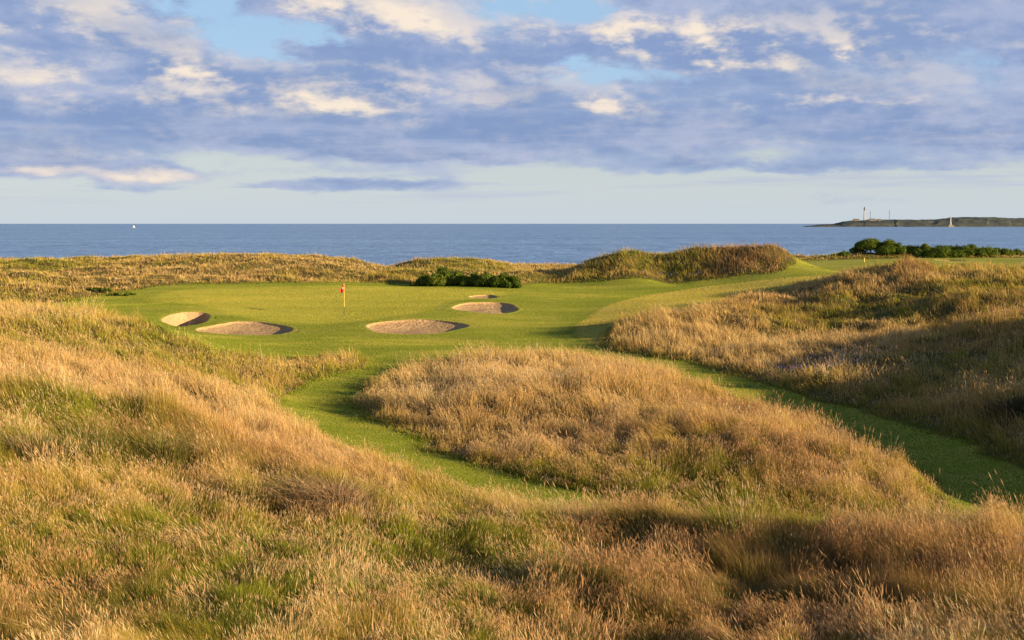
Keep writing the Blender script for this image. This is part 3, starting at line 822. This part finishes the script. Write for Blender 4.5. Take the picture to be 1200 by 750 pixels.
tussock('grass_tussock', 392, 606, 2200, 1.15, 1.3, DEAD, 'dead brown grass tussock with pale drooping blades on the near slope', gp, 0, .9, (-.25, 0))
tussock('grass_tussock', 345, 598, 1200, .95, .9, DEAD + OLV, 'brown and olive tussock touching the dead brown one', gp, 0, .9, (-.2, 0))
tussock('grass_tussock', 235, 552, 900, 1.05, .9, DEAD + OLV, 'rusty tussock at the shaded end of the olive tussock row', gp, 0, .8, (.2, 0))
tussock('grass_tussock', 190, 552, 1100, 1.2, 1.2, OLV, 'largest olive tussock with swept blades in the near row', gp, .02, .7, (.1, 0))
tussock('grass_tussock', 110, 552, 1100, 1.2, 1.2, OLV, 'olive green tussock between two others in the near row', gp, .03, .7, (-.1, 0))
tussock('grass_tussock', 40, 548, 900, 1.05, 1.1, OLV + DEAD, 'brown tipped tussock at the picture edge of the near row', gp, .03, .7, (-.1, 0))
tussock('grass_tussock', 870, 640, 200, 1.25, .9, GRN_, 'tall bright green tussock with high seed stalks rising over the path', gp, .22, .35, (-.08, 0))
tussock('grass_tussock', 845, 638, 50, 1.5, .5, GRN_, 'leaning clump of long pale stalks beside the bright green tussock', gp, .7, .4, (-.45, 0))
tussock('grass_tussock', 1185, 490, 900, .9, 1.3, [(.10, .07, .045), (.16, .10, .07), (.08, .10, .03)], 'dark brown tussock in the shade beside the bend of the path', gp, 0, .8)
tussock('grass_tussock', 962, 452, 140, .75, .5, [(.30, .26, .10), (.2, .2, .06)], 'sparse pale stalks standing over the blue flowers by the path', gp, .8, .2)

# blue-violet flowers
def flowers(px, py, n, sx, sy, label):
    p = hit(px, py, Zg)
    fxx = p[0] + rng.normal(0, sx, n); fyy = p[1] + rng.normal(0, sy, n)
    k = bilin(MOWNg, fxx, fyy) > .2
    fxx, fyy = fxx[k], fyy[k]; n = len(fxx)
    hh_ = rng.uniform(.38, .58, n)
    P = np.stack([fxx, fyy, bilin(Zg, fxx, fyy)], -1)
    cs = np.tile(np.array([.08, .13, .03]), (n, 1)); cf = np.array([.22, .20, .62])
    V, Fc, Cc = build_blades(P, hh_, np.full(n, p[1] / 1280 * .5), rng.normal(0, .1, (n, 2)), np.zeros(n), cs, cs, np.full(n, p[1] / 1280 * 1.7), np.tile(cf, (n, 1)) * np.exp(rng.normal(0, .3, (n, 1))))
    tag(mesh_np('wild_flowers', V, None, GRM, col=np.clip(Cc, 0, .9), quads=Fc), label, 'flowers', kind='stuff')
flowers(965, 438, 420, 1.3, 1.2, 'blue violet flowers scattered in the shaded grass by the path')
flowers(775, 328, 26, 1.8, .5, 'few blue flowers at the foot of the shore mound')

# ------------------------------------------------------------------ gorse shrubs
LM, nt = new_mat('gorse_leaf'); b = NB(nt)
tc = b.attr('tint').outputs['Color']
d_ = b.n('ShaderNodeBsdfDiffuse', i_Color=tc); tr = b.n('ShaderNodeBsdfTranslucent', i_Color=tc)
mx_ = b.n('ShaderNodeMixShader', i_0=.2)
nt.links.new(d_.outputs[0], mx_.inputs[1]); nt.links.new(tr.outputs[0], mx_.inputs[2]); b.out(mx_.outputs[0])
BK = simple('bark', (.10, .075, .05), .9)

def shrub(px, D, w, h, label, group, pale=0.0, trunkgap=0.0):
    x = (px - 600) / F * D
    z = float(bilin(Zg, x, D)[0])
    root = empty('gorse_bush', (x, D, z), label, 'shrub', group)
    lobes = []
    nl = int(9 + w * 6)
    for _ in range(nl):
        u = rng.uniform(-1, 1)
        hh_ = h * (1 - .45 * abs(u) ** 2) * rng.uniform(.55, 1.0)
        rr = rng.uniform(.11, .31) * min(w, h * 1.5)
        rr = min(rr, hh_ * .55)
        lobes.append((u * (w / 2 - rr * .7), rng.uniform(-.5, .5) * w * .5, max(hh_ - rr, rr * .6 + trunkgap), rr))
    V, Cc = [], []
    for (lx, ly, lz, lr) in lobes:
        n = int(340 * (lr / .45) ** 2) + 60
        d = rng.normal(0, 1, (n, 3)); d /= np.linalg.norm(d, axis=1)[:, None]
        rad = lr * rng.uniform(.62, 1.06, n) * (1 + .16 * np.sin(d[:, 0] * 7 + lx * 5) * np.sin(d[:, 2] * 6 + d[:, 1] * 5))
        rad = np.where(rng.random(n) < .09, rad * rng.uniform(1.05, 1.38, n), rad)
        c = np.array([lx, ly, lz]) + d * rad[:, None] * np.array([1, 1, .9])
        c[:, 2] = np.maximum(c[:, 2], .03)
        a = rng.normal(0, 1, (n, 3)); a /= np.linalg.norm(a, axis=1)[:, None]
        nrm = d + rng.normal(0, .45, (n, 3))
        t1 = np.cross(nrm, a); t1 /= np.linalg.norm(t1, axis=1)[:, None]
        t2 = np.cross(nrm, t1); t2 /= np.linalg.norm(t2, axis=1)[:, None]
        s = rng.uniform(.045, .095, n)[:, None]
        V.append(np.stack([c - t1 * s, c + t2 * s * .55, c + t1 * s, c - t2 * s * .55], 1).reshape(-1, 3))
        colr = lerp(np.tile(np.array([.060, .100, .018]), (n, 1)), np.tile(np.array([.15, .19, .032]), (n, 1)), rng.random(n) * .8 + pale)
        Cc.append(np.repeat(colr, 4, 0))
    V = np.concatenate(V)
    f = np.arange(len(V)).reshape(-1, 4)
    mesh_np('foliage', V, None, LM, root, col=np.concatenate(Cc), quads=f)
    for i in range(3):
        lx, ly, lz, lr = lobes[i]
        v, q = [], []
        for k_, (tt, rr) in enumerate(((0, .06), (.5, .045), (1, .02))):
            for j in range(6):
                a = j * math.pi / 3
                v.append((lx * (.25 + .75 * tt) + rr * math.cos(a), ly * (.25 + .75 * tt) + rr * math.sin(a), -.05 + (lz + .1) * tt))
        for k_ in range(2):
            for j in range(6): q.append((k_ * 6 + j, k_ * 6 + (j + 1) % 6, k_ * 6 + 6 + (j + 1) % 6, k_ * 6 + 6 + j))
        mesh_np('stem', np.array(v), None, BK, root, quads=np.array(q))

g1 = 'gorse bushes behind the green'
DL = 103.0
def pw(a): return a * DL / F
for px, D, w, h, lab, pl in [
    (486, 102.5, 10, 4, 'smallest dark bush at the far left tip of the row behind the green', 0),
    (499, 103, 20, 12, 'round dark bush next to the tiny one behind the green', .0),
    (511, 102.4, 20, 15, 'mid sized pale green bush second in height order behind the green', .25),
    (523, 103.5, 26, 21, 'tallest bush of the row behind the green', .1),
    (534, 103, 22, 17, 'lumpy bush right of the tallest behind the green', .15),
    (553, 102, 24, 15, 'green bush with bare brown twigs at the middle of the row', .2),
    (571, 101.5, 26, 15, 'broad olive bush right of the middle of the row behind the green', .25),
    (589, 101, 22, 15, 'dark wind-cut bush in the shadow at the right end of the row', -.1),
    (600, 100.6, 20, 12, 'last low dark bush beside the mound shadow', -.15),
]:
    shrub(px, D, pw(w) * 1.25, pw(h) * 1.2, lab, g1, pl)
g2 = 'hedge bushes beyond the far green'
DR = 150.0
def pr(a): return a * DR / F
for px, w, h, lab, pl, tg in [
    (974, 14, 4, 'lowest pale bush at the seaward tip of the hedge', .4, 0),
    (989, 13, 8, 'small round dark bush set apart left of the hedge', .0, 0),
    (1004, 14, 9, 'leaning small bush between the round one and the tree-like one', .0, .1),
    (1020, 26, 17, 'tree-like bush with sky showing under its crown', .1, .5),
    (1042, 24, 17, 'bushy gorse with two peaks in the hedge', .12, .2),
    (1060, 24, 15, 'broad mid green bush left of the tallest hedge crown', .05, .1),
    (1079, 26, 17, 'dark hedge bush just left of the tallest crown', .0, .1),
    (1098, 30, 19, 'tallest dark crown of the hedge', .0, .1),
    (1117, 24, 16, 'dark bush with a drooping side right of the tallest crown', -.05, .1),
    (1134, 30, 19, 'rounded high bush where the hedge starts to fall', .1, .1),
    (1153, 26, 15, 'olive bush on the falling part of the hedge', .2, 0),
    (1171, 24, 11, 'low bush near the end of the hedge', .2, 0),
    (1188, 22, 8, 'last and lowest dark bush of the hedge toward the sea', .1, 0),
]:
    shrub(px, DR + rng.uniform(-1, 1), pr(w) * 1.35, pr(h) * 1.12, lab, g2, pl, tg)
# small green bush on the left dune foot
shrub(112, 96, 2.6, .32, 'small deep green bush at the foot of the seaward dune', None, .0)
shrub(143, 95, 1.9, .26, 'smaller flat green bush right of its bigger neighbour at the dune foot', None, .0)

# ------------------------------------------------------------------ light
SUN_EL = 12.2
to_sun = np.array([.92, -.39, 0]); to_sun /= np.linalg.norm(to_sun)
to_sun = np.array([to_sun[0] * math.cos(R(SUN_EL)), to_sun[1] * math.cos(R(SUN_EL)), math.sin(R(SUN_EL))])
sun = bpy.data.objects.new('sun', bpy.data.lights.new('sun', 'SUN'))
sun.data.energy = 5.0; sun.data.angle = R(.5); sun.data.color = (1.0, .74, .385)
from mathutils import Vector
sun.rotation_euler = Vector(to_sun).to_track_quat('Z', 'Y').to_euler()
C.objects.link(sun)

w = bpy.data.worlds.new('World'); S.world = w; w.use_nodes = True
nt = w.node_tree; nt.nodes.clear(); b = NB(nt)
sky = b.n('ShaderNodeTexSky', sky_type='NISHITA', sun_disc=False, sun_elevation=R(SUN_EL), sun_rotation=math.atan2(to_sun[0], to_sun[1]), air_density=1.0, dust_density=.6, ozone_density=1.6)
dirv = b.n('ShaderNodeTexCoord').outputs['Generated']
sp = b.n('ShaderNodeSeparateXYZ', i_0=dirv)
az = b.m('ARCTAN2', sp.outputs[0], sp.outputs[1])
el = b.m('ARCSINE', sp.outputs[2])
elp = b.m('MAXIMUM', el, 0.0)
U = b.m('MULTIPLY', az, 6.2)
V_ = b.m('MULTIPLY', b.m('POWER', b.m('ADD', elp, .004), .8), 11.5)
pv = b.n('ShaderNodeCombineXYZ', i_0=U, i_1=V_, i_2=1.7).outputs[0]
warp = b.n('ShaderNodeTexNoise', i_Vector=pv); warp.inputs['Scale'].default_value = 2.0; warp.inputs['Detail'].default_value = 2
wv = b.n('ShaderNodeVectorMath', operation='SCALE', i_0=b.n('ShaderNodeVectorMath', operation='SUBTRACT', i_0=warp.outputs['Color'], i_1=(.5, .5, .5)).outputs[0])
wv.inputs['Scale'].default_value = .12
pv2 = b.n('ShaderNodeVectorMath', operation='ADD', i_0=pv, i_1=wv.outputs[0]).outputs[0]
SCN, DET = 1.25, 9
nA = b.noise(pv2, SCN, DET, .56)
sh2 = b.n('ShaderNodeVectorMath', operation='ADD', i_0=pv2, i_1=(.10, .16, 0)).outputs[0]
nB = b.noise(sh2, SCN, 6, .56)
nF = b.m('MULTIPLY', b.m('SUBTRACT', b.noise(pv2, 4.5, 8, .6), .5), .30)
nA = b.m('ADD', nA, nF)
gw = b.n('ShaderNodeTexNoise', i_Vector=pv); gw.inputs['Scale'].default_value = 2.2; gw.inputs['Detail'].default_value = 6; gw.inputs['Roughness'].default_value = .6
gs = b.n('ShaderNodeSeparateXYZ', i_0=gw.outputs['Color'])
azg = b.m('ADD', az, b.m('MULTIPLY', b.m('SUBTRACT', gs.outputs[0], .5), .20))
elg = b.m('ADD', el, b.m('MULTIPLY', b.m('SUBTRACT', gs.outputs[1], .5), b.mr(el, .02, .10, .018, .055)))
def gauss(px, py, sx, sy, amp):
    a0 = math.atan((px - 600) / F); e0 = (262 - py) / F
    dx = b.m('MULTIPLY', b.m('SUBTRACT', azg, a0), F / sx); dy = b.m('MULTIPLY', b.m('SUBTRACT', elg, e0), F / sy)
    r2 = b.m('ADD', b.m('MULTIPLY', dx, dx), b.m('MULTIPLY', dy, dy))
    return b.m('MULTIPLY', b.m('EXPONENT', b.m('MULTIPLY', r2, -1.0)), amp)
def gsum(lst):
    t_ = None
    for g_ in lst:
        q_ = gauss(*g_); t_ = q_ if t_ is None else b.m('ADD', t_, q_)
    return t_
elw = b.m('ADD', el, b.m('MULTIPLY', b.m('SUBTRACT', b.noise(pv2, 1.1, 4, .55), .5), .055))
band = b.m('SUBTRACT', b.mr(elw, .030, .072, -.20, .15), b.mr(el, .24, .40, 0.0, .22))
cov = b.m('ADD', band, gsum([
    (330, 52, 95, 22, -.42), (235, 15, 60, 18, -.30), (640, 15, 110, 14, -.22), (120, 90, 50, 12, -.22), (672, 92, 40, 16, -.30), (735, 92, 40, 12, -.22), (560, 30, 60, 16, -.1), (60, 4, 90, 7, -.2),
    (90, 75, 90, 26, .30), (300, 110, 120, 30, .2), (560, 90, 120, 22, .2), (150, 25, 120, 18, .12), (200, 130, 260, 28, .22), (330, 165, 320, 18, .20), (900, 160, 420, 30, .30), (480, 95, 160, 26, .18), (430, 35, 90, 30, .18), (860, 60, 300, 40, .16), (1100, 40, 160, 50, .2),
    (150, 205, 180, 10, .46), (330, 221, 170, 5, .36), (60, 190, 140, 14, .34), (460, 186, 100, 5, .44), (930, 197, 170, 8, .38), (1150, 178, 120, 14, .36), (430, 215, 130, 4, .25), (840, 187, 40, 4, .22), (640, 216, 60, 4, .12), (1150, 236, 160, 10, .10), (720, 240, 120, 8, .08),
]))
dn = b.m('ADD', nA, cov)
dens = b.mr(dn, .41, .63)
thick = b.mr(dn, .58, .86)
fA = b.noise(pv2, 3.2, 7, .58)
fB = b.noise(b.n('ShaderNodeVectorMath', operation='ADD', i_0=pv2, i_1=(.035, .055, 0)).outputs[0], 3.2, 7, .58)
relF = b.m('SUBTRACT', fA, fB)
rel = b.m('MULTIPLY', b.m('ADD', b.m('SUBTRACT', nA, nB), b.m('MULTIPLY', relF, .55)), b.mr(elw, .055, .115, .35, 1.0))
hlm = b.m('ADD', gsum([
    (440, 32, 85, 34, 1.0), (700, 45, 80, 26, .9), (770, 58, 90, 22, 1.0), (50, 55, 60, 30, .8), (215, 95, 60, 22, .8), (370, 127, 60, 10, 1.0), (340, 110, 90, 20, .4), (925, 119, 60, 9, 1.1), (985, 125, 50, 5, .7), (710, 121, 35, 10, 1.1),
    (500, 130, 90, 30, .55), (190, 207, 120, 6, .9), (90, 205, 90, 6, .7), (60, 110, 90, 14, .6), (120, 165, 160, 14, .35), (985, 75, 14, 10, 1.0), (1040, 60, 150, 24, .4), (180, 185, 90, 5, .6), (290, 188, 40, 5, .7), (160, 20, 60, 20, .6), (90, 130, 80, 14, .5), (560, 60, 100, 30, .45), (860, 80, 80, 14, .5), (1000, 170, 250, 6, .35),
]), .10)
lit = b.m('MULTIPLY', b.mr(b.m('ADD', rel, b.m('MULTIPLY', hlm, .07)), -.02, .19), b.mr(hlm, .0, .9, .10, .95, 'LINEAR'), clamp=True)
K = 9.1     # the background strength is 0.1
def kc(r_, g_, b_): return (r_ * K, g_ * K, b_ * K)
shade = b.mix(thick, kc(.365, .45, .625), kc(.20, .295, .51))
shade = b.mix(b.mr(rel, -.22, .12), kc(.18, .27, .51), shade)
shade = b.mix(b.mr(el, .05, .17, 0.0, .25), shade, kc(.36, .41, .58))
shade = b.mix(b.m('MULTIPLY', b.mr(b.noise(pv2, 1.6, 6, .62), .45, .68), .55), shade, kc(.50, .52, .66))
cl = b.mix(lit, shade, kc(.93, .78, .62))
wv3 = b.n('ShaderNodeCombineXYZ', i_0=b.m('MULTIPLY', az, 4.5), i_1=b.m('MULTIPLY', el, 75.0), i_2=3.0).outputs[0]
wis = b.m('MULTIPLY', b.mr(b.noise(wv3, 1.0, 6, .6), .50, .70), b.m('MULTIPLY', b.mr(el, .006, .03), b.mr(el, .06, .14, .6, 0.0)))
# clear air: physical sky, whitened towards the sea horizon
clear = b.mix(b.mr(el, .0, .16, .85, .22), sky.outputs[0], kc(.575, .64, .70))
clear = b.mix(b.mr(el, .05, .12, .0, .55), clear, kc(.36, .60, .93))
clear = b.mix(b.m('MULTIPLY', b.mr(el, -.01, .03, 1.0, .0), .35), clear, kc(.50, .60, .70))
skyc = b.mix(b.mr(el, .3, .6, 0.0, 1.0), b.mix(b.m('MULTIPLY', dens, .93), clear, cl), b.mix(b.m('MULTIPLY', dens, .35), sky.outputs[0], cl))
skyc = b.mix(wis, skyc, kc(.40, .46, .64))
bg = b.n('ShaderNodeBackground', i_Color=skyc); bg.inputs['Strength'].default_value = .052
wo = nt.nodes.new('ShaderNodeOutputWorld'); nt.links.new(bg.outputs[0], wo.inputs[0])
w.cycles.sampling_method = 'MANUAL'; w.cycles.sample_map_resolution = 512

S.view_settings.view_transform = 'Standard'
S.view_settings.look = 'None'
S.view_settings.exposure = 1.22
S.view_settings.gamma = 1.0
S.view_settings.use_curve_mapping = False
S.cycles.max_bounces = 5
S.cycles.diffuse_bounces = 2
S.cycles.transmission_bounces = 2
S.cycles.glossy_bounces = 2
S.cycles.use_adaptive_sampling = True
